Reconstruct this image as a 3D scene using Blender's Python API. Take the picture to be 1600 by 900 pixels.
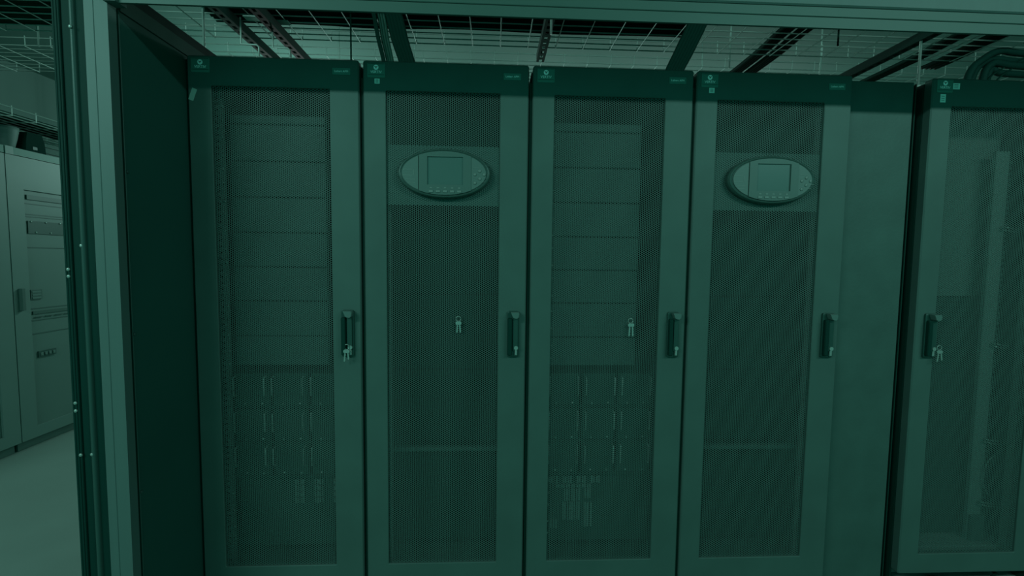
import bpy, math, random
import numpy as np
from mathutils import Matrix, Vector

for o in list(bpy.data.objects): bpy.data.objects.remove(o)
SC = bpy.context.scene
COL = SC.collection
R = random.Random(7)

# ------------------------------------------------------------------ camera
F_PX, CX, CY, CZ = 700.0, 1.06661, -1.64229, 1.30835
YAW, PITCH, ROLL = 0.045, 0.06606, 0.01176
fwd = Vector((math.sin(YAW)*math.cos(PITCH), math.cos(YAW)*math.cos(PITCH), -math.sin(PITCH)))
rt = Vector((math.cos(YAW), -math.sin(YAW), 0)); up = rt.cross(fwd)
r2 = math.cos(ROLL)*rt + math.sin(ROLL)*up
u2 = -math.sin(ROLL)*rt + math.cos(ROLL)*up
cd = bpy.data.cameras.new('camera'); cam = bpy.data.objects.new('camera', cd); COL.objects.link(cam)
cd.sensor_fit = 'HORIZONTAL'; cd.sensor_width = 36; cd.lens = F_PX/1600*36; cd.clip_start = .02
m = Matrix((r2, u2, -fwd)).transposed().to_4x4(); m.translation = (CX, CY, CZ)
cam.matrix_world = m
SC.camera = cam

# ------------------------------------------------------------------ light
SC.view_settings.view_transform = 'Standard'; SC.view_settings.look = 'None'
SC.view_settings.gamma = 1; SC.view_settings.exposure = 0.0
SC.view_settings.use_curve_mapping = False
W = bpy.data.worlds.new('world'); SC.world = W; W.use_nodes = True
bg = W.node_tree.nodes['Background']; bg.inputs[0].default_value = (.07, .48, .42, 1); bg.inputs[1].default_value = 1.0

TINT = (.90, 1.0, .985)
def batten(x0, x1, y, z, watts, tilt=55, w=.09):
    """linear ceiling batten along x, its reflector tilted towards the cabinet row"""
    l = bpy.data.lights.new('ceiling_batten', 'AREA'); l.shape = 'RECTANGLE'; l.size = x1-x0; l.size_y = w; l.energy = watts; l.color = TINT
    o = bpy.data.objects.new('ceiling_batten', l); o.location = ((x0+x1)/2, y, z); o.rotation_euler = (math.radians(tilt), 0, 0); COL.objects.link(o)
def lamp(x, y, z, watts, rad=.08):
    l = bpy.data.lights.new('hidden_fill_lamp', 'POINT'); l.energy = watts; l.shadow_soft_size = rad; l.color = TINT
    o = bpy.data.objects.new('hidden_fill_lamp', l); o.location = (x, y, z); COL.objects.link(o)
batten(-4.4, -.5, -2.9, 2.95, 103)
batten(2.4, 4.8, -2.6, 2.86, 39)
lamp(-.9, 3.2, 2.2, 50)
for x, w in ((.3, 24), (1.7, 32), (3.0, 34), (4.4, 34)): lamp(x, 3.9, 2.4, w, .15)  # added fill lamps hidden behind the row, brightening ceiling and trays

# ------------------------------------------------------------------ materials
def S(r, g, b):
    def f(c):
        c /= 255
        return c/12.92 if c <= .04045 else ((c+.055)/1.055)**2.4
    return (f(r), f(g), f(b), 1)
MATS = {}
def mat(name, rgb, rough=.5, metal=0, spec=.3, noise=0, nscale=6, bump=0, bscale=200, trans=0, stretch=None):
    if name in MATS: return MATS[name]
    M = bpy.data.materials.new(name); M.use_nodes = True
    nt = M.node_tree; b = nt.nodes['Principled BSDF']
    b.inputs['Base Color'].default_value = S(*rgb); b.inputs['Roughness'].default_value = rough
    b.inputs['Metallic'].default_value = metal; b.inputs['Specular IOR Level'].default_value = spec
    b.inputs['Specular Tint'].default_value = (.45, 1, .9, 1)
    if trans: b.inputs['Alpha'].default_value = 1-trans
    tc = nt.nodes.new('ShaderNodeTexCoord'); mp = nt.nodes.new('ShaderNodeMapping')
    nt.links.new(tc.outputs['Object'], mp.inputs[0])
    if stretch: mp.inputs['Scale'].default_value = stretch
    n = nt.nodes.new('ShaderNodeTexNoise'); n.inputs['Scale'].default_value = nscale; n.inputs['Detail'].default_value = 5
    nt.links.new(mp.outputs[0], n.inputs[0])
    if noise:
        ramp = nt.nodes.new('ShaderNodeMix'); ramp.data_type = 'RGBA'
        c = S(*rgb)
        ramp.inputs['A'].default_value = tuple(v*(1-noise) for v in c[:3])+(1,)
        ramp.inputs['B'].default_value = tuple(v*(1+noise) for v in c[:3])+(1,)
        nt.links.new(n.outputs[0], ramp.inputs['Factor']); nt.links.new(ramp.outputs['Result'], b.inputs['Base Color'])
    if bump:
        n2 = nt.nodes.new('ShaderNodeTexNoise'); n2.inputs['Scale'].default_value = bscale
        nt.links.new(mp.outputs[0], n2.inputs[0])
        bp = nt.nodes.new('ShaderNodeBump'); bp.inputs['Strength'].default_value = bump; bp.inputs['Distance'].default_value = .002
        nt.links.new(n2.outputs[0], bp.inputs['Height']); nt.links.new(bp.outputs[0], b.inputs['Normal'])
    MATS[name] = M
    return M
STEEL = mat('cabinet_steel', (54, 90, 81), .55, noise=.22, nscale=5, bump=.12, bscale=350)
MESH = mat('perforated_steel', (54, 90, 81), .5)
FILL = mat('filler_steel', (50, 86, 77), .55, noise=.22, nscale=9, bump=.3, bscale=90)
BODY = mat('cabinet_body', (14, 52, 43), .6, spec=.12)
INK = mat('deep_black', (4, 42, 34), .8, spec=.05)
ENDP = mat('end_panel_black', (30, 80, 70), .6, spec=.1, noise=.15, nscale=2)
POSTL = mat('post_grey', (62, 98, 90), .5, noise=.06, nscale=3, stretch=(20, 20, .6))
POSTD = mat('profile_dark', (10, 50, 42), .6, spec=.08, noise=.2, nscale=3, stretch=(20, 20, .5))
POSTM = mat('profile_mid', (36, 74, 65), .45)
HEAD = mat('beam_grey', (52, 90, 80), .5, noise=.06)
CEIL = mat('ceiling_grey', (72, 120, 108), .8, noise=.08, nscale=1.5)
WALLM = mat('wall_grey', (70, 108, 98), .8, noise=.06)
FLOOR = mat('floor_vinyl', (92, 130, 119), .6, noise=.1, nscale=4)
WIRE = mat('zinc_wire', (122, 166, 153), .4, metal=.2, spec=.5)
STRUT = mat('strut_grey', (40, 78, 69), .5)
CABLE = mat('black_cable', (6, 46, 37), .7, spec=.06)
CABLEG = mat('green_cable', (14, 66, 52), .5)
WHITE = mat('white_enamel', (80, 120, 110), .5, noise=.05)
WHITE2 = mat('white_enamel_inset', (76, 115, 105), .5, noise=.05)
BAND = mat('top_band', (34, 100, 84), .5)
GREY = mat('equipment_grey', (62, 100, 91), .5, noise=.1)
GREYD = mat('equipment_dark', (40, 76, 67), .5, noise=.15)
RAILB = mat('rail_zinc', (104, 150, 138), .5)
BRIGHT = mat('bright_wire', (145, 192, 178), .35, spec=.5)
CABMID = mat('white_cabinet_device', (60, 96, 87), .5)
CABDARK = mat('white_cabinet_strip', (46, 82, 73), .5)
CHROME = mat('bright_metal', (110, 150, 138), .3, metal=.3, spec=.6)
PANELC = mat('control_plastic', (62, 98, 89), .45)
PANELL = mat('control_plastic_light', (70, 106, 97), .45)
SCREEN = mat('screen_grey', (60, 95, 87), .25, spec=.5)
BEZEL = mat('control_bezel', (44, 80, 71), .4)
BUTTON = mat('button_pale', (88, 124, 114), .4)
BADGE = mat('badge_plate', (66, 124, 110), .5)
LETTER = mat('badge_letter', (225, 255, 246), .5)
STICK = mat('sticker_pale', (185, 228, 214), .6)
HANDLED = mat('handle_black', (30, 68, 59), .45)
HANDLEL = mat('handle_grey', (66, 104, 95), .4)
TAPE = mat('tape_label', (110, 165, 150), .5)
BAG = mat('pale_duct', (66, 104, 95), .6)
VENT = mat('vent_slats', (26, 64, 55), .5)

# ------------------------------------------------------------------ mesh builder
class MB:
    def __init__(s): s.v = []; s.f = []
    def box(s, x0, x1, y0, y1, z0, z1):
        n = len(s.v)
        s.v += [(x0,y0,z0),(x1,y0,z0),(x1,y1,z0),(x0,y1,z0),(x0,y0,z1),(x1,y0,z1),(x1,y1,z1),(x0,y1,z1)]
        s.f += [tuple(n+i for i in q) for q in ((0,3,2,1),(4,5,6,7),(0,1,5,4),(1,2,6,5),(2,3,7,6),(3,0,4,7))]
        return s
    def cbox(s, x0, x1, y0, y1, z0, z1, c):
        """box with chamfered edges around its -y face"""
        n = len(s.v)
        for (i, y) in ((0, y1), (0, y0+c), (c, y0)):
            s.v += [(x0+i,y,z0+i),(x1-i,y,z0+i),(x1-i,y,z1-i),(x0+i,y,z1-i)]
        s.f += [(n+3,n+2,n+1,n)[::-1]]
        for l in (0, 4):
            for k in range(4):
                a, b = n+l+k, n+l+(k+1) % 4
                s.f.append((b, a, a+4, b+4))
        s.f += [(n+8,n+9,n+10,n+11)]
        return s
    def loops(s, L, cap0=False, cap1=True, closed=True):
        n = len(s.v); k = len(L[0])
        for l in L: s.v += [tuple(p) for p in l]
        for i in range(len(L)-1):
            for j in range(k if closed else k-1):
                a = n+i*k+j; b = n+i*k+(j+1) % k
                s.f.append((a, b, b+k, a+k))
        if cap0: s.f.append(tuple(n+j for j in range(k))[::-1])
        if cap1: s.f.append(tuple(n+(len(L)-1)*k+j for j in range(k)))
        return s
    def tube(s, P, r, n=6, cap=True):
        P = [Vector(p) for p in P]; L = []
        ref = None
        for i, p in enumerate(P):
            d = (P[min(i+1, len(P)-1)]-P[max(i-1, 0)]).normalized()
            if ref is None:
                ref = Vector((0, 0, 1)) if abs(d.z) < .9 else Vector((1, 0, 0))
            a = (ref - d*ref.dot(d)).normalized(); ref = a; b = d.cross(a)
            L.append([p+r*(math.cos(2*math.pi*k/n)*a+math.sin(2*math.pi*k/n)*b) for k in range(n)])
        return s.loops(L, cap, cap)
    def cyl(s, c, axis, r, h, n=12):
        c = Vector(c); a = Vector(axis)
        return s.tube([c, c+a*h], r, n)
    def dome(s, x, y, z, r, h, n=8, d=-1):
        L = []
        for (q, t) in ((1, 0), (.92, .55), (.55, .9), (.12, 1)):
            L.append([(x+r*q*math.cos(2*math.pi*k/n), y+d*h*t, z+r*q*math.sin(2*math.pi*k/n)) for k in range(n)])
        return s.loops(L, True, True)
    def data(s, name):
        me = bpy.data.meshes.new(name); me.from_pydata(s.v, [], s.f); me.update(); return me
    def build(s, name, material, parent=None, smooth=False, loc=None):
        return obj(name, s.data(name), material, parent, smooth, loc)
def obj(name, me, material, parent=None, smooth=False, loc=None):
    if not me.materials: me.materials.append(material)
    if smooth: me.polygons.foreach_set('use_smooth', [True]*len(me.polygons))
    o = bpy.data.objects.new(name, me); COL.objects.link(o)
    if parent: o.parent = parent
    if loc: o.location = loc
    return o
def tag(o, label=None, cat=None, group=None, kind=None):
    if label: o['label'] = label
    if cat: o['category'] = cat
    if group: o['group'] = group
    if kind: o['kind'] = kind
    return o
def thing(name, loc, label, cat, group=None):
    o = bpy.data.objects.new(name, None); COL.objects.link(o); o.location = loc; o.empty_display_size = .05
    return tag(o, label, cat, group)
def rrect(x0, x1, z0, z1, r, y, n=3):
    P = []
    for (cx, cz, a0) in ((x1-r, z0+r, -90), (x1-r, z1-r, 0), (x0+r, z1-r, 90), (x0+r, z0+r, 180)):
        for k in range(n+1):
            a = math.radians(a0+90*k/n); P.append((cx+r*math.cos(a), y, cz+r*math.sin(a)))
    return P
def ell(cx, cz, a, b, y, n=48):
    return [(cx+a*math.cos(2*math.pi*k/n), y, cz+b*math.sin(2*math.pi*k/n)) for k in range(n)]
FONTM = {}
def text_mesh(body, size):
    if (body, size) in FONTM: return FONTM[(body, size)]
    c = bpy.data.curves.new('lettering', 'FONT'); c.body = body; c.size = size; c.align_x = 'CENTER'; c.align_y = 'CENTER'
    c.extrude = .0004; c.resolution_u = 3
    t = bpy.data.objects.new('lettering', c); COL.objects.link(t)
    dg = bpy.context.evaluated_depsgraph_get()
    me = bpy.data.meshes.new_from_object(t.evaluated_get(dg))
    bpy.data.objects.remove(t)
    me.transform(Matrix.Rotation(math.radians(90), 4, 'X'))
    FONTM[(body, size)] = me
    return me

# ------------------------------------------------------------------ the room
def struct(name, mb, material): return tag(mb.build(name, material), kind='structure')
CZT = 3.1
struct('floor', MB().box(-3.5, 6.5, -4.2, 5.2, -.1, 0), FLOOR)
struct('ceiling', MB().box(-3.5, 6.5, -4.2, 5.2, CZT, CZT+.1), CEIL)
struct('wall_back', MB().box(-3.5, 6.5, 5.0, 5.2, 0, CZT), WALLM)
struct('wall_left', MB().box(-3.7, -3.5, -4.2, 5.2, 0, CZT), WALLM)
struct('wall_right', MB().box(6.5, 6.7, -4.2, 5.2, 0, CZT), WALLM)

# ------------------------------------------------------------------ portal frame in front of the row
pf = thing('portal_frame', (0, -.31, 0), 'grey metal portal frame: upright post at left and long beam overhead', 'door frame')
MB().box(-.037, 0, 0, .03, 0, 2.9).build('post_face', POSTL, pf)
MB().cbox(-.063, -.0365, -.0015, .03, 0, 2.9, .0012).build('post_lip', POSTL, pf)
MB().box(-.09, -.063, .006, .03, 0, 2.9).build('dark_profile', POSTD, pf)
MB().loops([[(-.097+.0075*math.cos(a), .006-.009*max(0, math.sin(a)), z) for a in [math.pi*k/8 for k in range(9)]] for z in (0, 2.9)], False, False, False).build('rounded_bead', POSTM, pf, True)
MB().box(-.126, -.104, .004, .03, 0, 2.9).build('dark_profile', POSTD, pf)
for (a, b, y) in ((-.134, -.128, -.001), (-.145, -.137, .002), (-.155, -.148, .006)):
    MB().cbox(a, b, y, .03, 0, 2.9, .0015).build('dark_fin', POSTD, pf)
MB().box(-.157, -.001, .0295, .04, 0, 2.9).build('profile_back', INK, pf)
MB().box(-.02, .0, .0295, .036, 0, 1.998).build('gasket', INK, pf)
MB().tube([(-.0005, .038, .0), (-.0005, .038, 1.998)], .0018, 5).build('gasket_edge', POSTM, pf)
bm_ = MB().dome(0, 0, 0, .0055, .004, 10).data('bolt')
for (x, z, y) in ((-.097, 1.93, -.003), (-.1, 1.33, .0), (-.141, 1.262, .002), (-.141, 1.242, .002), (-.141, .873, .002), (-.141, .85, .002), (-.131, .719, -.001), (-.1, .72, 0)):
    obj('bolt', bm_, CHROME, pf, True, (x, y, z))
MB().box(.03, 5.2, -.0, .008, 2.0, 2.0295).build('header_beam', HEAD, pf)
MB().cbox(.03, 5.2, -.003, .008, 2.0305, 2.058, .0015).build('header_beam', HEAD, pf)
MB().box(.03, 5.2, .002, .008, 2.029, 2.032).build('beam_joint', POSTM, pf)
MB().cbox(.03, 5.2, -.008, .02, 2.0585, 2.24, .004).build('upper_beam', POSTL, pf)
MB().box(-.004, .0295, -.01, .03, 2.0, 2.09).build('corner_bracket', POSTL, pf)

ep = thing('end_panel', (0, 0, 0), 'tall black sheet panel closing the gap left of the first cabinet', 'panel')
MB().box(-.02, -.004, -.268, .06, .0, 1.998).build('sheet', ENDP, ep)
MB().box(-.004, .0035, .012, .06, 0, 1.985).build('flange', INK, ep)  # dark strip added to close a light leak beside the first cabinet
for z in (1.548, 1.068, .58):
    obj('bolt', MB().dome(0, 0, 0, .005, .003, 8).data('panel_bolt'), STRUT, ep, True, (-.003, -.262, z)).rotation_euler = (0, 0, math.pi/2)
tb = thing('side_beam', (0, 0, 2.0), 'dark grey beam running back above the black end panel', 'beam')
MB().cbox(-.05, .0, -.268, .9, .0, .044, .004).build('lower_rail', mat('side_beam_grey', (40, 82, 72), .6, spec=.1), tb)
MB().box(-.05, -.006, -.268, .9, .0442, .078).build('upper_rail', POSTD, tb)

# ------------------------------------------------------------------ perforated sheet shared by the five doors
MX0, MX1, MZ0, MZ1 = .0863, .4908, .1484, 1.895
def perforated(name):
    py = .0078; dx = py*math.sqrt(3)/2; s = py/math.sqrt(3); rr = .70*s; th = .0012
    C = []
    nc = int((MX1-MX0+.012)/dx)+1
    for i in range(nc):
        x = MX0-.006+i*dx
        nr = int((MZ1-MZ0+.012)/py)+1
        for j in range(nr): C.append((x, MZ0-.006+j*py+(py/2 if i % 2 else 0)))
    C = np.array(C); n = len(C)
    a = np.radians(np.arange(6)*60)
    ox = C[:, None, 0]+s*np.cos(a); oz = C[:, None, 1]+s*np.sin(a)
    ix = C[:, None, 0]+rr*np.cos(a); iz = C[:, None, 1]+rr*np.sin(a)
    V = np.zeros((n, 18, 3))
    V[:, 0:6, 0] = ox; V[:, 0:6, 2] = oz
    V[:, 6:12, 0] = ix; V[:, 6:12, 2] = iz
    V[:, 12:18, 0] = ix; V[:, 12:18, 2] = iz; V[:, 12:18, 1] = th
    k = np.arange(6); k2 = (k+1) % 6
    f1 = np.stack([k, k2, k2+6, k+6], 1); f2 = np.stack([k+6, k2+6, k2+12, k+12], 1)
    F = np.concatenate([f1, f2], 0)
    F = (F[None]+(np.arange(n)*18)[:, None, None]).reshape(-1)
    me = bpy.data.meshes.new(name)
    me.vertices.add(n*18); me.vertices.foreach_set('co', V.reshape(-1))
    me.loops.add(len(F)); me.loops.foreach_set('vertex_index', F.astype(np.int32))
    nf = len(F)//4
    me.polygons.add(nf); me.polygons.foreach_set('loop_start', (np.arange(nf)*4).astype(np.int32))
    me.update(calc_edges=True); me.validate()
    return me
PERF = perforated('perforated_sheet')

def door_frame(b=.045):
    mb = MB(); o0, o1, t = .007, .593, 1.996
    mb.loops([rrect(o0, o1, b, t, .008, .032), rrect(o0, o1, b, t, .008, .004), rrect(o0+.004, o1-.004, b+.004, t-.004, .006, 0),
              rrect(MX0-.002, MX1+.002, MZ0-.002, MZ1+.002, .003, 0), rrect(MX0, MX1, MZ0, MZ1, .003, .002), rrect(MX0, MX1, MZ0, MZ1, .003, .02),
              rrect(MX0-.03, MX1+.03, MZ0-.03, MZ1+.03, .003, .032), rrect(o0, o1, b, t, .008, .032)], False, False)
    return mb.data('door')
DOORM = door_frame(); DOORM5 = door_frame(.066)
def handle(door, hx):
    """swing handle: recessed dish, lever with head, lock cylinder"""
    mb = MB(); mb.loops([rrect(-.024, .02, .944, 1.115, .006, 0), rrect(-.024, .02, .944, 1.115, .006, -.007), rrect(-.021, .017, .947, 1.112, .005, -.009)], False, True)
    mb.build('handle_plate', STEEL if False else HANDLED, door, loc=(hx, 0, 0))
    mb = MB(); mb.loops([rrect(-.022, -.006, .952, 1.09, .005, -.009), rrect(-.022, -.006, .952, 1.09, .005, -.02), rrect(-.02, -.008, .955, 1.087, .004, -.023)], False, True)
    mb.build('handle_lever', POSTD, door, loc=(hx, 0, 0))
    mb = MB(); mb.loops([rrect(-.003, .016, .968, 1.092, .004, -.009), rrect(-.002, .015, .97, 1.09, .004, -.016)], False, True)
    mb.build('handle_grip', HANDLED, door, loc=(hx, 0, 0))
    mb = MB()
    pts = [(-.012, 1.113), (.018, 1.113), (.02, 1.106), (.018, 1.094), (.012, 1.088), (.004, 1.089), (-.004, 1.093)]
    mb.loops([[(x, -.009, z) for x, z in pts][::-1], [(x, -.028, z) for x, z in pts][::-1], [(x*.9, -.031, 1.1+(z-1.1)*.85) for x, z in pts][::-1]], False, True)
    mb.build('handle_head', HANDLEL, door, loc=(hx, 0, 0))
    mb = MB().cyl((.009, -.008, .98), (0, -1, 0), .0075, .011, 14); mb.cbox(.0045, .0135, -.017, -.008, .952, .976, .002)
    mb.build('lock_cylinder', CHROME, door, loc=(hx, 0, 0))

def badge(door, x, z):
    mb = MB(); mb.loops([rrect(-.031, .031, -.0245, .0245, .003, 0), rrect(-.031, .031, -.0245, .0245, .003, -.0015), rrect(-.0295, .0295, -.023, .023, .003, -.002)], False, True)
    b = mb.build('badge', BADGE, door, loc=(x, 0, z))
    mb = MB()
    for zz in (.0215, -.0155): mb.box(-.028, .028, -.0028, -.0015, zz-.0006, zz+.0006)
    tag(mb.build('badge_line', POSTM, door, loc=(x, 0, z)), kind='stuff')
    # round emblem: pale disc with three dark rays
    mb = MB(); mb.loops([ell(0, .0095, .0088, .0088, -.0015, 20), ell(0, .0095, .0088, .0088, -.0026, 20)], False, True)
    mb.build('emblem_disc', LETTER, door, loc=(x, 0, z))
    mb = MB()
    for a in (90+55, 90-55, 270):
        a = math.radians(a); c, s = math.cos(a), math.sin(a)
        w, l = .0013, .0062 if s > 0 else .0035
        P = [(-w*s, .0095+w*c), (w*s, .0095-w*c), (l*c+w*s*.8, .0095+l*s-w*c*.8), (l*c-w*s*.8, .0095+l*s+w*c*.8)]
        mb.loops([[(px, -.0025, pz) for px, pz in P], [(px, -.0031, pz) for px, pz in P]], False, True)
    tag(mb.build('emblem_ray', GREYD, door, loc=(x, 0, z)), kind='stuff')
    obj('badge_lettering', text_mesh('VERTIV', .0125), LETTER, door, loc=(x, -.0022, z-.0065))

def name_plate(door, x, z):
    mb = MB(); mb.loops([rrect(-.031, .031, -.0115, .0115, .002, 0), rrect(-.031, .031, -.0115, .0115, .002, -.0015)], False, True)
    mb.build('name_plate', BADGE, door, loc=(x, 0, z))
    obj('name_lettering', text_mesh('Liebert APM', .0095), LETTER, door, loc=(x, -.0018, z))
def sticker(door, x0, x1, z0, z1, tilt=0, m=STICK, marks=True):
    cx, cz = (x0+x1)/2, (z0+z1)/2; a, b = (x1-x0)/2, (z1-z0)/2
    o = MB().box(-a, a, -.0008, 0, -b, b).build('sticker', m, door, loc=(cx, 0, cz)); o.rotation_euler = (0, tilt, 0)
    if marks:
        mb = MB()
        for k in (-1, 0, 1): mb.box(-a*.6, a*.5, -.0012, -.0008, k*b*.5-.0007, k*b*.5+.0007)
        tag(mb.build('sticker_print', GREYD, door, loc=(cx, 0, cz)), kind='stuff')

SIDE = MB().box(.004, .012, .034, 1.05, .0, 1.985).data('side_panel')
SIDE2 = MB().box(.588, .596, .034, 1.05, .0, 1.985).data('side_panel')
TOPM = MB().box(.012, .588, .034, 1.05, 1.97, 1.985).data('top_panel')
BACKM = MB().box(.012, .588, 1.035, 1.05, .05, 1.97).data('back_panel')
BASEM = MB().box(.012, .588, .034, 1.035, .05, .1).data('base_plate')
RAILM = {}
def rail(x0, x1):
    mb = MB(); mb.box(x0, x0+.006, .05, .075, .1, 1.97).box(x1-.006, x1, .05, .075, .1, 1.97)
    z = .1
    while z < 1.95:
        mb.box(x0+.006, x1-.006, .05, .053, z, z+.014); z += .0222
    return mb.data('mounting_rail')
RAIL1, RAIL2 = rail(.05, .087), rail(.513, .55)
SCREWM = MB().dome(0, 0, 0, .0045, .006, 8).data('rail_screw')

def cabinet(x, label, hx=.548, badge_z=1.9625, dm=None):
    c = thing('equipment_cabinet', (x, 0, 0), label, 'cabinet', 'row of black equipment cabinets')
    for me in (SIDE, SIDE2): obj('side_panel', me, BODY, c)
    obj('top_panel', TOPM, BODY, c); obj('back_panel', BACKM, INK, c); obj('base_plate', BASEM, GREYD, c)
    for k in range(4):
        fx, fy = (.06, .54)[k % 2], (.14, .95)[k//2]
        MB().cyl((fx, fy, 0), (0, 0, 1), .02, .05, 10).build('foot', INK, c)
    obj('mounting_rail', RAIL1, RAILB, c); obj('mounting_rail', RAIL2, RAILB, c)
    d = obj('door', dm or DOORM, STEEL, c)
    obj('perforated_sheet', PERF, MESH, d, loc=(0, .008, 0))
    handle(d, hx)
    badge(d, .0535, badge_z)
    return c, d
ROWX = (0.0, .6, 1.2, 1.798, 2.692)
c1, d1 = cabinet(ROWX[0], 'leftmost black mesh-door cabinet, next to the tall black end panel')
c2, d2 = cabinet(ROWX[1], 'black cabinet with an oval control panel, between two plain mesh-door cabinets')
c3, d3 = cabinet(ROWX[2], 'black mesh-door cabinet standing between the two cabinets with oval control panels')
c4, d4 = cabinet(ROWX[3], 'black cabinet with an oval control panel, beside the plain filler panel')
c5, d5 = cabinet(ROWX[4], 'rightmost black cabinet, handle on its left edge, cut by the picture edge', hx=.062, badge_z=1.968, dm=DOORM5)
for c in (c2, c3, c4): MB().box(-.0035, .0065, .014, .03, .045, 1.94).build('seam_shade_strip', BODY, c)  # added dark strips give the shaded gaps between doors their tone
for d, z in ((d1, 1.955), (d2, 1.954), (d3, 1.958), (d4, 1.953)): name_plate(d, .533, z)
sticker(d2, .0475, .0655, 1.917, 1.934); sticker(d4, .0525, .0725, 1.918, 1.936)
sticker(d5, .084, .112, 1.957, 1.979); sticker(d5, .039, .06, 1.908, 1.938)
sticker(d1, .016, .033, 1.842, 1.884, math.radians(20), TAPE, False)

# interiors of the two battery cabinets
HZ = (.812, .673, .538)
SEAMS = [1.83, 1.795, 1.66, 1.527, 1.395, 1.265, 1.135, 1.0, .885]
def wire_handle(x, zc):
    return MB().tube([(x, .088, zc+.036), (x, .066, zc+.036), (x, .062, zc+.032), (x, .062, zc-.032), (x, .066, zc-.036), (x, .088, zc-.036)], .0022, 6).data('wire_handle')
WH = wire_handle(0, 0)
MODF = MB().cbox(-.0655, .0655, .088, .10, -.083, .045, .003).data('front')
MODB = MB().box(-.064, .064, .1002, .42, -.083, .044).data('case')
SCR2 = MB().dome(0, .088, 0, .004, .005, 8).data('screw')
ROWN = ('top', 'middle', 'bottom'); COLN = ('left', 'centre', 'right')
for ci, (c, x, where) in enumerate(((c1, ROWX[0], 'leftmost mesh cabinet'), (c3, ROWX[2], 'cabinet between oval panels'))):
    for k in range(len(SEAMS)-1):
        MB().cbox(.088, .44, .10, .13, SEAMS[k+1]+.002, SEAMS[k]-.002, .003).build('module_front', GREY, c)
    for k in range(3):
        MB().box(.055, .54, .085, .5, HZ[k]-.0885, HZ[k]-.0835).build('shelf', GREYD, c)
        for j in range(3):
            mx = .152+.143*j
            t = thing('battery_module', (x+mx, 0, HZ[k]), '%s-row %s battery module with wire handles, in the %s' % (ROWN[k], COLN[j], where), 'battery', 'battery modules behind the mesh doors')
            obj('front', MODF, GREYD, t); obj('case', MODB, BODY, t)
            for sx in (-.0565, .0565): obj('wire_handle', WH, BRIGHT, t, True, (sx, 0, 0))
            for sx in (-.028, .038): obj('screw', SCR2, BRIGHT, t, True, (sx, 0, -.072))
    z = 1.9
    while z > .2:
        if not (.45 < z < .9): obj('rail_screw', SCREWM, BRIGHT, c, True, (.094, .05, z))
        z -= R.choice((.048, .06, .066))
    MB().box(.088, .51, .11, .12, .16, .448).build('lower_panel', GREYD, c)
def reflection_patches(c, groups):  # pale tabs modelled in place of a reflection seen through the mesh
    mb = MB()
    for (x0, x1, z0, z1, n) in groups:
        w = (x1-x0)/n
        for k in range(n): mb.box(x0+k*w, x0+(k+.6)*w, .102, .11, z0, z1)
    tag(mb.build('reflection_tabs', RAILB, c), kind='stuff')
reflection_patches(c3, [(.1+.058*k, .142+.058*k, .405, .433, 4) for k in range(4)] + [(.13, .28, .385, .398, 14), (.165, .235, .33, .38, 7), (.25, .28, .34, .38, 3), (.16, .235, .25, .325, 8), (.25, .285, .22, .32, 3), (.11, .145, .215, .25, 3)])
reflection_patches(c1, [(.3+.075*k, .338+.075*k, z, z+.02, 4) for k in range(3) for z in (.41, .385, .36, .335)] + [(.46, .485, .26, .33, 3)])

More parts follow.
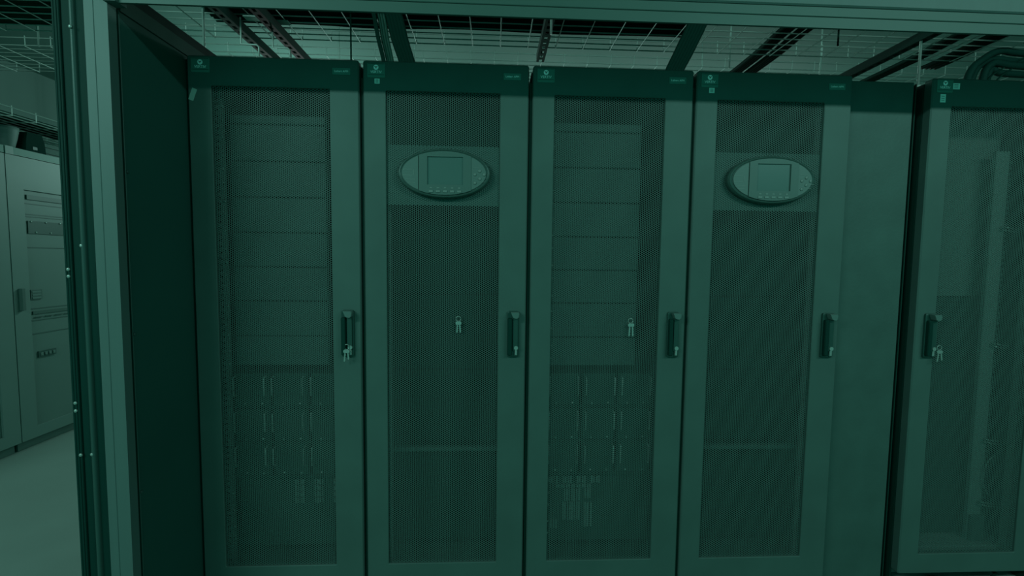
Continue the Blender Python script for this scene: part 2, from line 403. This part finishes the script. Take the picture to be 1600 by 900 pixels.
# interiors and oval control panels of the two power cabinets
def control_panel(c):
    ox, oz, A, B = .294, 1.607, .166, .0885
    mb = MB(); mb.loops([rrect(MX0-.004, MX1+.004, 1.497, 1.709, .003, .018), rrect(MX0-.004, MX1+.004, 1.497, 1.709, .003, .0105)], False, True)
    mb.build('backing_plate', GREY, c)
    mb = MB()
    mb.loops([ell(ox, oz, A*.97, B*.95, .02), ell(ox, oz, A*1.0, B*1.0, -.004), ell(ox, oz, A*.995, B*.99, -.012), ell(ox, oz, A*.965, B*.95, -.019), ell(ox, oz, A*.94, B*.915, -.0205), ell(ox, oz, A*.915, B*.875, -.018)], False, True)
    p = mb.build('control_panel', BEZEL, c)
    # centre block with sunken screen: four bars round the window
    sx0, sx1, sz0, sz1 = .2345, .3605, 1.566, 1.664
    def arc(xa, xb, sgn, off): # points on the inner oval between two x
        out = []
        for k in range(9):
            x = xa+(xb-xa)*k/8; out.append((x, oz+sgn*(B*.875-off)*math.sqrt(max(0, 1-((x-ox)/(A*.915))**2))))
        return out
    top = arc(.205, .389, 1, .001); bot = arc(.389, .205, -1, .001)
    def plate(P, y0, y1, nm, m):
        P = [q for q in P]
        area = sum(P[i][0]*P[(i+1) % len(P)][1]-P[(i+1) % len(P)][0]*P[i][1] for i in range(len(P)))
        if area < 0: P = P[::-1]
        MB().loops([[(x, y0, z) for x, z in P], [(x, y1, z) for x, z in P]], False, True).build(nm, m, p)
    plate(top+[(.389, sz1), (.205, sz1)], -.017, -.0235, 'panel_top', PANELC)
    plate(bot+[(.205, sz0), (.389, sz0)], -.017, -.0235, 'panel_bottom', PANELC)
    plate([(.205, sz0), (sx0, sz0), (sx0, sz1), (.205, sz1)], -.017, -.0235, 'panel_side', PANELC)
    plate([(sx1, sz0), (.389, sz0), (.389, sz1), (sx1, sz1)], -.017, -.0235, 'panel_side', PANELC)
    MB().box(sx0, sx1, -.0185, -.0175, sz0, sz1).build('screen', SCREEN, p)
    # side lobes
    l = arc(.2015, .155, 1, .004)+arc(.155, .2015, -1, .004)
    for sgn in (1, -1):
        P = []
        n = 14
        x0 = .092
        for k in range(n+1):
            a = math.pi*k/n; 
            th = math.acos(max(-1, min(1, x0/(A*.90))))
            b = -th+2*th*k/n
            P.append((ox+sgn*A*.895*math.cos(b), oz+B*.85*math.sin(b)))
        plate(P, -.017, -.0215, 'side_lobe', PANELL)
    for k in range(5):
        bx = .2475+.025*k
        MB().cbox(bx-.008, bx+.008, -.0262, -.0235, 1.5385, 1.5465, .001).build('soft_key', BUTTON, p)
        MB().box(bx-.004, bx+.004, -.0242, -.0235, 1.553, 1.557).build('key_mark', BUTTON, p)
    for (bx, bz) in ((.392+.011, 1.604), (.392+.028, 1.616), (.392+.044, 1.604), (.392+.028, 1.589), (.392+.011, 1.574)):
        MB().dome(bx, -.0215, bz, .0058, .003, 12).build('round_button', BUTTON, p, True)
    mb = MB()
    for (a, b, z) in ((.148, .182, 1.618), (.148, .182, 1.598), (.158, .192, 1.583), (.165, .19, 1.572)): mb.box(a, b, -.0222, -.0214, z-.0008, z+.0008)
    mb.box(.186, .188, -.0222, -.0214, 1.6, 1.618)
    for (a, b, z) in ((.395, .425, 1.628), (.397, .45, 1.592), (.41, .44, 1.578)): mb.box(a, b, -.0222, -.0214, z-.0006, z+.0006)
    tag(mb.build('printed_lines', BUTTON, p), kind='stuff')
for c in (c2, c4):
    control_panel(c)
    for (za, zb) in ((.16, .545), (.57, .86), (.865, 1.16), (1.165, 1.46), (1.72, 1.93)):
        MB().cbox(.06, .54, .13, .15, za, zb, .004).build('inner_cover', INK, c)
    MB().cbox(.06, .54, .075, .1, .55, .566, .003).build('cross_bar', GREY, c)

# interior of the rightmost cabinet
MB().box(.06, .475, .16, .17, 1.172, 1.93).build('upper_panel', mat('upper_panel_grey', (88, 132, 120), .5), c5)
for k in range(48):
    z = .135+k*.0215
    MB().cbox(.06, .475, .155, .17, z, z+.0195, .002).build('vent_slat', VENT, c5)
MB().box(.395, .452, .10, .115, .12, 1.76).build('cable_post', RAILB, c5)
mb = MB()
for k in range(70): mb.box(.4515, .462, .10, .112, .16+k*.0225, .168+k*.0225)
tag(mb.build('post_teeth', GREY, c5), kind='stuff')
for z in (1.44, .964, .56, .29):
    mb = MB()
    for dz in (0, .012): mb.tube([(.47-.04, .092, z+dz+.008), (.47, .088, z+dz), (.53, .09, z+dz-.006)], .0028, 6)
    mb.build('cable_tie', CHROME, c5, True)
MB().tube([(.46+.05*math.cos(a)+.03, .09, .42+.09*math.sin(a)) for a in [math.radians(100+i*16) for i in range(11)]], .0025, 6).build('thin_wire', CHROME, c5, True)
tag(MB().cbox(.40, .46, .085, .1, .14, .25, .004).build('pale_block', GREY, c5))  # plain pale block for an unidentified patch inside the cabinet
MB().tube([(.2, -.005+.06, .012), (.3, .02, .012), (.4, .015, .015), (.47, .04, .03), (.48, .2, .04), (.48, .3, .07)], .006, 6).build('floor_cable', CABLE, c5, True)

MB().cbox(.06, .54, .06, .15, .1, .138, .004).build('base_lip', RAILB, c5)
# filler panel right of the fourth cabinet
fp = thing('filler_panel', (2.395, .03, 0), 'plain grey filler panel between the fourth and the rightmost cabinet', 'panel')
MB().cbox(0, .262, 0, .02, .0, 1.99, .003).build('sheet', FILL, fp)
MB().box(0, .012, .02, .5, 0, 1.985).build('side_flange', INK, fp)
MB().box(.25, .262, .02, .5, 0, 1.985).build('side_flange', INK, fp)
MB().box(.272, .276, .005, .4, .0, 1.985).build('gap_seal', BODY, fp)
MB().box(.262, .292, .3, .31, .0, 1.985).build('gap_closure', INK, fp)

# keys
def keyring(x, y, z, label, parts):
    t = thing('key_ring', (x, y, z), label, 'keys')
    P = [(.009*math.cos(a), 0, -.009+.009*math.sin(a)) for a in [2*math.pi*k/16 for k in range(17)]]
    MB().tube(P, .0013, 5).build('ring', CHROME, t, True)
    for (dx, rot, L) in parts:
        mb = MB(); mb.loops([ell(0, -.007, .007, .007, .0008, 14), ell(0, -.007, .007, .007, -.0008, 14)], True, True)
        mb.box(-.0022, .0022, -.0008, .0008, -.014-L, -.013)
        for q in range(3): mb.box(.0022, .0036, -.0008, .0008, -.016-L*.3*(q+1)+.004, -.013-L*.3*(q+1)+.004)
        o = mb.build('key', CHROME, t, loc=(dx, -.002 - .002*abs(dx)*100, -.018)); o.rotation_euler = (0, rot, 0)
keyring(.546, -.021, .992, 'keys on a ring hanging from the lock of the leftmost cabinet', ((-.004, .1, .03), (.003, -.1, .022)))
keyring(1.585, -.003, 1.09, 'keys hanging in front of the mesh between the oval panels', ((-.003, .05, .035), (.006, -.05, .035)))
keyring(.945, -.003, 1.094, 'small keys hanging on the mesh under the left oval panel', ((-.003, .05, .028), (.004, -.08, .028)))
keyring(2.779, -.021, .995, 'bright key bunch hanging from the lock of the rightmost cabinet', ((-.003, .12, .03), (.004, -.15, .026)))

# ------------------------------------------------------------------ wire trays
def tray(name_label, x0, x1, y0, y1, z, h, pitch, nlong, axis='x', r=.0026):
    t = thing('wire_tray', (0, 0, 0), name_label, 'cable tray', 'wire mesh cable trays')
    def P(a, b, c): return (a, b, c) if axis == 'x' else (b, a, c)
    L = MB().tube([P(x0, 0, 0), P(x1, 0, 0)], r*1.3, 6).data('long_wire')
    for k in range(nlong):
        b = y0+(y1-y0)*k/(nlong-1)
        obj('long_wire', L, WIRE, t, True, P(0, b, z+.005))
    for b in (y0, y1): obj('long_wire', L, WIRE, t, True, P(0, b, z+h))
    Cm = MB().tube([P(0, y0, z+h+.012), P(0, y0, z), P(0, y1, z), P(0, y1, z+h+.012)], r, 6).data('cross_wire')
    n = int((x1-x0)/pitch)
    for k in range(n+1): obj('cross_wire', Cm, WIRE, t, False, P(x0+.02+k*pitch, 0, 0))
    return t
tA = tray('wire mesh cable tray just above the row of black cabinets', -3.3, 5.2, .40, .80, 2.42, .055, .146, 8)
tB = tray('wire mesh cable tray behind the one above the cabinets, slightly higher', -3.3, 5.2, 1.3, 1.7, 2.56, .05, .15, 8)
tC = tray('wire mesh cable tray running above the white cabinets at left', .6, 4.4, -2.45, -1.95, 2.165, .05, .15, 9, 'y')
rodm = MB().tube([(0, 0, 0), (0, 0, 1)], .005, 8).data('hanger_rod')
def hanger(t, x, y, z0, m=WIRE, r=1.0):
    o = obj('hanger_rod', rodm, m, t, True, (x, y, z0)); o.scale = (r, r, CZT-z0)
    return o
for (x, y, z0, m, r) in ((-.236, .5, 2.21, WIRE, 1.1), (3.121, .5, 2.16, WIRE, 1.1), (1.318, .40, 2.3, STRUT, 1.0), (-1.7, .4, 2.4, WIRE, 1), (-1.7, .8, 2.4, WIRE, 1), (4.6, .4, 2.4, WIRE, 1), (4.6, .8, 2.4, WIRE, 1)): hanger(tA, x, y, z0, m, r)
rodd = MB().tube([(0, 0, 0), (0, 0, 1)], .004, 8).data('thin_rod')
for (x, z0, z1) in ((.415, 2.0, 2.43), (2.708, 2.34, 2.43)):
    o = obj('hanger_rod', rodd, CABLE, tA, True, (x, .5, z0)); o.scale = (1, 1, z1-z0)
for (x, y) in ((-1.7, 1.3), (-1.7, 1.7), (.5, 1.3), (.5, 1.7), (2.6, 1.3), (2.6, 1.7), (4.8, 1.3)): hanger(tB, x, y, 2.56, STRUT)
for (x, y) in ((-2.45, 1.0), (-1.95, 1.0), (-2.45, 3.2), (-1.95, 3.2)): hanger(tC, x, y, 2.165)

# perforated strut channels carrying the trays
def strut(x, y0, y1, z, label, m=STRUT):
    t = thing('strut_channel', (x, 0, z), label, 'strut')
    MB().box(-.021, -.018, y0, y1, 0, .041).build('flange', m, t); MB().box(.018, .021, y0, y1, 0, .041).build('flange', m, t)
    mb = MB(); mb.box(-.018, -.008, y0, y1, 0, .003).box(.008, .018, y0, y1, 0, .003)
    y = y0
    while y < y1-.03: mb.box(-.008, .008, y, y+.022, 0, .003); y += .05
    mb.build('slotted_web', m, t)
    rod = MB().tube([(0, 0, .003), (0, 0, CZT-z)], .005, 8).data('hanger_rod')
    for y in (y0+.06, y1-.06): obj('hanger_rod', rod, WIRE, t, True, (0, y, 0))
strut(3.13, .36, 1.25, 2.375, 'dark slotted strut running back under the tray, above the filler panel', BODY)
strut(-.15, .36, 1.25, 2.375, 'slotted strut under the tray above the leftmost cabinet, outermost', STRUT)
strut(.02, .40, 1.6, 2.375, 'slotted strut under the tray above the leftmost cabinet, inner one', BODY)
strut(1.318, .36, .86, 2.375, 'short slotted strut under the tray between the oval panels', STRUT)
# rod bracket on top of cabinets
for (x, lab) in ((3.121, 'small rod bracket above the rightmost cabinet'), (-.236, 'small rod bracket left of the leftmost cabinet')):
    t = thing('rod_bracket', (x, .5, 2.15), lab, 'bracket')
    MB().box(-.03, .03, -.03, .03, 0, .006).build('plate', WIRE, t)
    MB().cyl((0, 0, .006), (0, 0, 1), .011, .012, 6).build('nut', CHROME, t)
    MB().box(-.03, -.024, -.03, .03, -.13, 0).build('leg', STRUT, t)

# ------------------------------------------------------------------ black cables
def bundle(label, paths, r, m=CABLE, n=8):
    t = thing('cable_bundle', paths[0][0], label, 'cables')
    o = Vector(paths[0][0])
    for P in paths:
        MB().tube([Vector(p)-o for p in P], r, n).build('cable', m, t, True)
def smooth(P, k=5):
    P = [Vector(p) for p in P]; out = []
    for i in range(len(P)-1):
        p0, p1, p2, p3 = P[max(i-1, 0)], P[i], P[i+1], P[min(i+2, len(P)-1)]
        for j in range(k):
            t = j/k
            out.append(.5*((2*p1)+(-p0+p2)*t+(2*p0-5*p1+4*p2-p3)*t*t+(-p0+3*p1-3*p2+p3)*t**3))
    out.append(P[-1]); return out
paths = []
for k in range(11):
    y = .425+.0235*k
    paths.append(smooth([(-.28+.02*R.random(), y, 2.443), (.2, y+.004*R.random(), 2.446), (.48, y+.012*(k == 10), 2.443), (.9, y, 2.447), (1.4, y+.006*R.random(), 2.443), (1.86, y, 2.446), (2.04-.002*k, y, 2.444)]))
bundle('long flat run of black cables lying in the tray over the left cabinets', paths, .0135)
def drop(label, x0, x1, w, y, m=CABLE, n=4, r=.011, ztop=2.46):
    paths = []
    for k in range(n):
        d = (k-(n-1)/2)*w/n
        paths.append(smooth([(x0-.05+d, y-.07, ztop-.01), (x0+d, y-.01, ztop-.03), (x0+(x1-x0)*.45+d, y, 2.3), (x1+d*.9, y-.01, 2.15), (x1+d*.9, y-.05, 1.99)]))
    bundle(label, paths, r, m)
drop('thin dark green cables dropping into the second cabinet', .545, .6, .035, .5, CABLEG, 3, .007)
drop('black cable dropping beside the green cables into the second cabinet', .515, .575, .014, .48, CABLE, 2, .006)
drop('wide black cables dropping into the second cabinet', .6, .68, .07, .5, CABLE, 5, .0115)
drop('wide black cables dropping from the tray into the third cabinet', 2.02, 1.9, .085, .5, CABLE, 6, .0115)
for (x, w, lab, ya, yb) in ((2.5, .045, 'black cables crossing the tray above the right oval panel, left run', .35, 1.32), (2.59, .045, 'black cables crossing the tray above the right oval panel, right run', .35, 1.32),
                    (3.39, .055, 'black cables crossing the tray above the rightmost cabinet, left run', .35, 1.3), (3.58, .08, 'black cables crossing the tray above the rightmost cabinet, wide run', .35, .95)):
    bundle(lab, [smooth([(x+w*(k/3-.5), ya, 2.445), (x+w*(k/3-.5), .6, 2.446), (x+w*(k/3-.5)+.02, .85, 2.445), (x+w*(k/3-.5)+.03, yb, 2.45)]) for k in range(4)], .011)
bundle('thick dark cables arching up from the rightmost cabinet', [smooth([(3.47+d, .6+e, 1.99), (3.5+d, .6+e, 2.26), (3.57+d*.6, .6+e, 2.345-d*.3), (3.65, .6+e, 2.375-d*.8), (3.8, .6+e, 2.365-d*.8), (4.6, .6+e, 2.36-d*.8), (5.6, .6+e, 2.36-d*.8), (6.48, .6+e, 2.36-d*.8)]) for d, e in ((-.02, 0), (.02, .02), (.06, 0), (.1, .02))], .017, POSTD)
bundle('pair of thin black cables rising to the right from the rightmost cabinet', [smooth([(3.55+d, .6, 2.2), (3.606+d, .6, 2.268), (3.704+d, .6, 2.328), (3.9+d, .6, 2.42)]) for d in (0, .05)], .004)
bundle('black cables lying in the tray above the white cabinets', [smooth([(-2.02-.035*k, .62, 2.186), (-2.03-.035*k, 1.5, 2.187), (-2.02-.035*k, 2.6, 2.186), (-2.04-.035*k, 4.3, 2.187)]) for k in range(8)], .016)
bundle('black cables in the tray beyond the end panel at upper left', [smooth([(-3.2, .43+.035*k, 2.445), (-2.2, .43+.035*k, 2.447), (-1.2, .435+.035*k, 2.445), (-.55, .43+.035*k, 2.446)]) for k in range(10)], .018)
# small clutter brackets at the left end of the tray
for (x, y, z, lab) in ((-.05, .55, 2.2, 'bent zinc tray clip nearest the leftmost cabinet corner'), (.06, .62, 2.22, 'bent zinc tray clip above the leftmost cabinet, inner one')):
    t = thing('tray_clip', (x, y, z), lab, 'bracket')
    MB().tube([(-.05, 0, .2), (-.05, 0, .08), (.02, 0, .08), (.03, 0, .07), (.03, 0, -.05), (0, 0, -.06), (-.05, 0, -.02)], .0045, 6).build('bent_rod', WIRE, t, True)
    MB().box(-.03, .03, -.02, .02, .196, .2).build('plate', WIRE, t)

# ------------------------------------------------------------------ white cabinets of the next aisle
def white_cabinet(y0, y1, label):
    t = thing('white_cabinet', (-2.0, y0, 0), label, 'cabinet', 'white cabinets in the next aisle')
    w = y1-y0
    MB().box(-.6, -.022, .002, w-.002, .06, 1.97).build('case', WHITE, t)
    MB().box(-.58, -.04, .01, w-.01, 0, .06).build('plinth', WHITE2, t)
    # door as a frame around a sunken window field
    a, b, z0, z1 = .105, w-.105, .14, 1.72
    mb = MB()
    for (p, q, r, s) in ((.003, a, .065, 1.93), (b, w-.003, .065, 1.93), (a, b, .065, z0), (a, b, z1, 1.93)): mb.box(-.022, 0, p, q, r, s)
    d = mb.build('door', WHITE, t)
    MB().box(-.0215, -.012, a, b, z0, z1).build('door_field', WHITE2, d)
    MB().box(-.022, .0, .003, w-.003, 1.934, 1.98).build('top_band', BAND, t)
    MB().box(-.0, .004, .003, .05, 1.932, 1.982).build('band_joint', WHITE, t)
    mb = MB(); mb.box(0, .022, .036, .054, .93, 1.075); mb.build('door_handle', CABMID, d)
    MB().box(-.012, -.006, a+.02, b, 1.435, 1.52).build('device_strip', CABDARK, d)
    for k in range(6): MB().dome(0, 0, 0, .006, .004, 8).build('indicator', CHROME, d, True, (-.005, a+.04+.1*(k//2)+.03*(k % 2), 1.515-.07*(k % 2))).rotation_euler = (0, 0, math.pi/2)
    MB().box(-.012, -.004, a+.02, b, 1.66, 1.69).build('device_lip', CABMID, d)
    for z in (1.63, 1.56, 1.545, 1.34, .93, .85, .76): MB().box(-.012, -.009, a+.01, b, z, z+.006).build('device_seam', CABMID, d)
    MB().box(-.012, -.006, a+.02, b, .895, .915).build('device_bar', mat('bar_mid', (58, 94, 84), .5), d)
    for k in range(8): MB().box(-.008, -.004, a+.03+k*.07, a+.085+k*.07, .872, .877).build('terminal_row', CABDARK, d)
    MB().box(-.012, -.004, a+.01, a+.085, .995, 1.06).build('meter', CABMID, d)
    for k in range(3): MB().box(-.004, -.002, a+.018, a+.077, 1.0+.02*k, 1.012+.02*k).build('meter_row', WHITE2, d)
    br = MB().box(-.012, -.003, a+.04, a+.16, .60, .64).build('breaker', CABDARK, d)
    for k in range(4): MB().box(-.003, .002, a+.05+.028*k, a+.066+.028*k, .61, .63).build('breaker_lever', WHITE2, d)
white_cabinet(.54, 1.36, 'white cabinet at the left picture edge, nearest in the next aisle')
white_cabinet(1.36, 2.18, 'white cabinet with dark device strip, seen just left of the portal post')
white_cabinet(2.18, 3.0, 'white cabinet farthest back in the next aisle, mostly behind the post')

t = thing('cable_cowl', (-2.12, 1.50, 1.98), 'pale tapered cowl standing on the white cabinets, left of a black box', 'cowl')
MB().loops([[( .05*s*math.cos(a), s*.055*math.sin(a), z) for a in [2*math.pi*k/20 for k in range(20)]] for s, z in ((.55, 0), (.7, .03), (.9, .08), (1.05, .125), (1.1, .15), (1.0, .152))], True, True).build('shell', BAG, t, True)
t = thing('black_box', (-2.12, 1.63, 1.98), 'black box with sloped end on top of the white cabinets', 'box')
pts = [(-.065, 0), (.075, 0), (.065, .09), (.05, .14), (-.05, .14), (-.06, .08)]
MB().loops([[(.05, y, z) for y, z in pts], [(-.1, y, z) for y, z in pts]], True, True).build('case', INK, t)
MB().box(.05, .053, -.02, .01, .03, .05).build('label_plate', STRUT, t)

# louvred grille on the wall seen beyond the white cabinets
t = thing('wall_grille', (-3.5, 3.6, 1.9), 'pale louvred grille high on the wall beyond the white cabinets', 'grille')
for k in range(14): MB().box(0, .02, -.9, .9, .06*k, .06*k+.04).build('louvre', WALLM, t)
MB().box(0, .03, -.95, -.9, -.02, .86).build('grille_frame', WHITE, t); MB().box(0, .03, .9, .95, -.02, .86).build('grille_frame', WHITE, t)
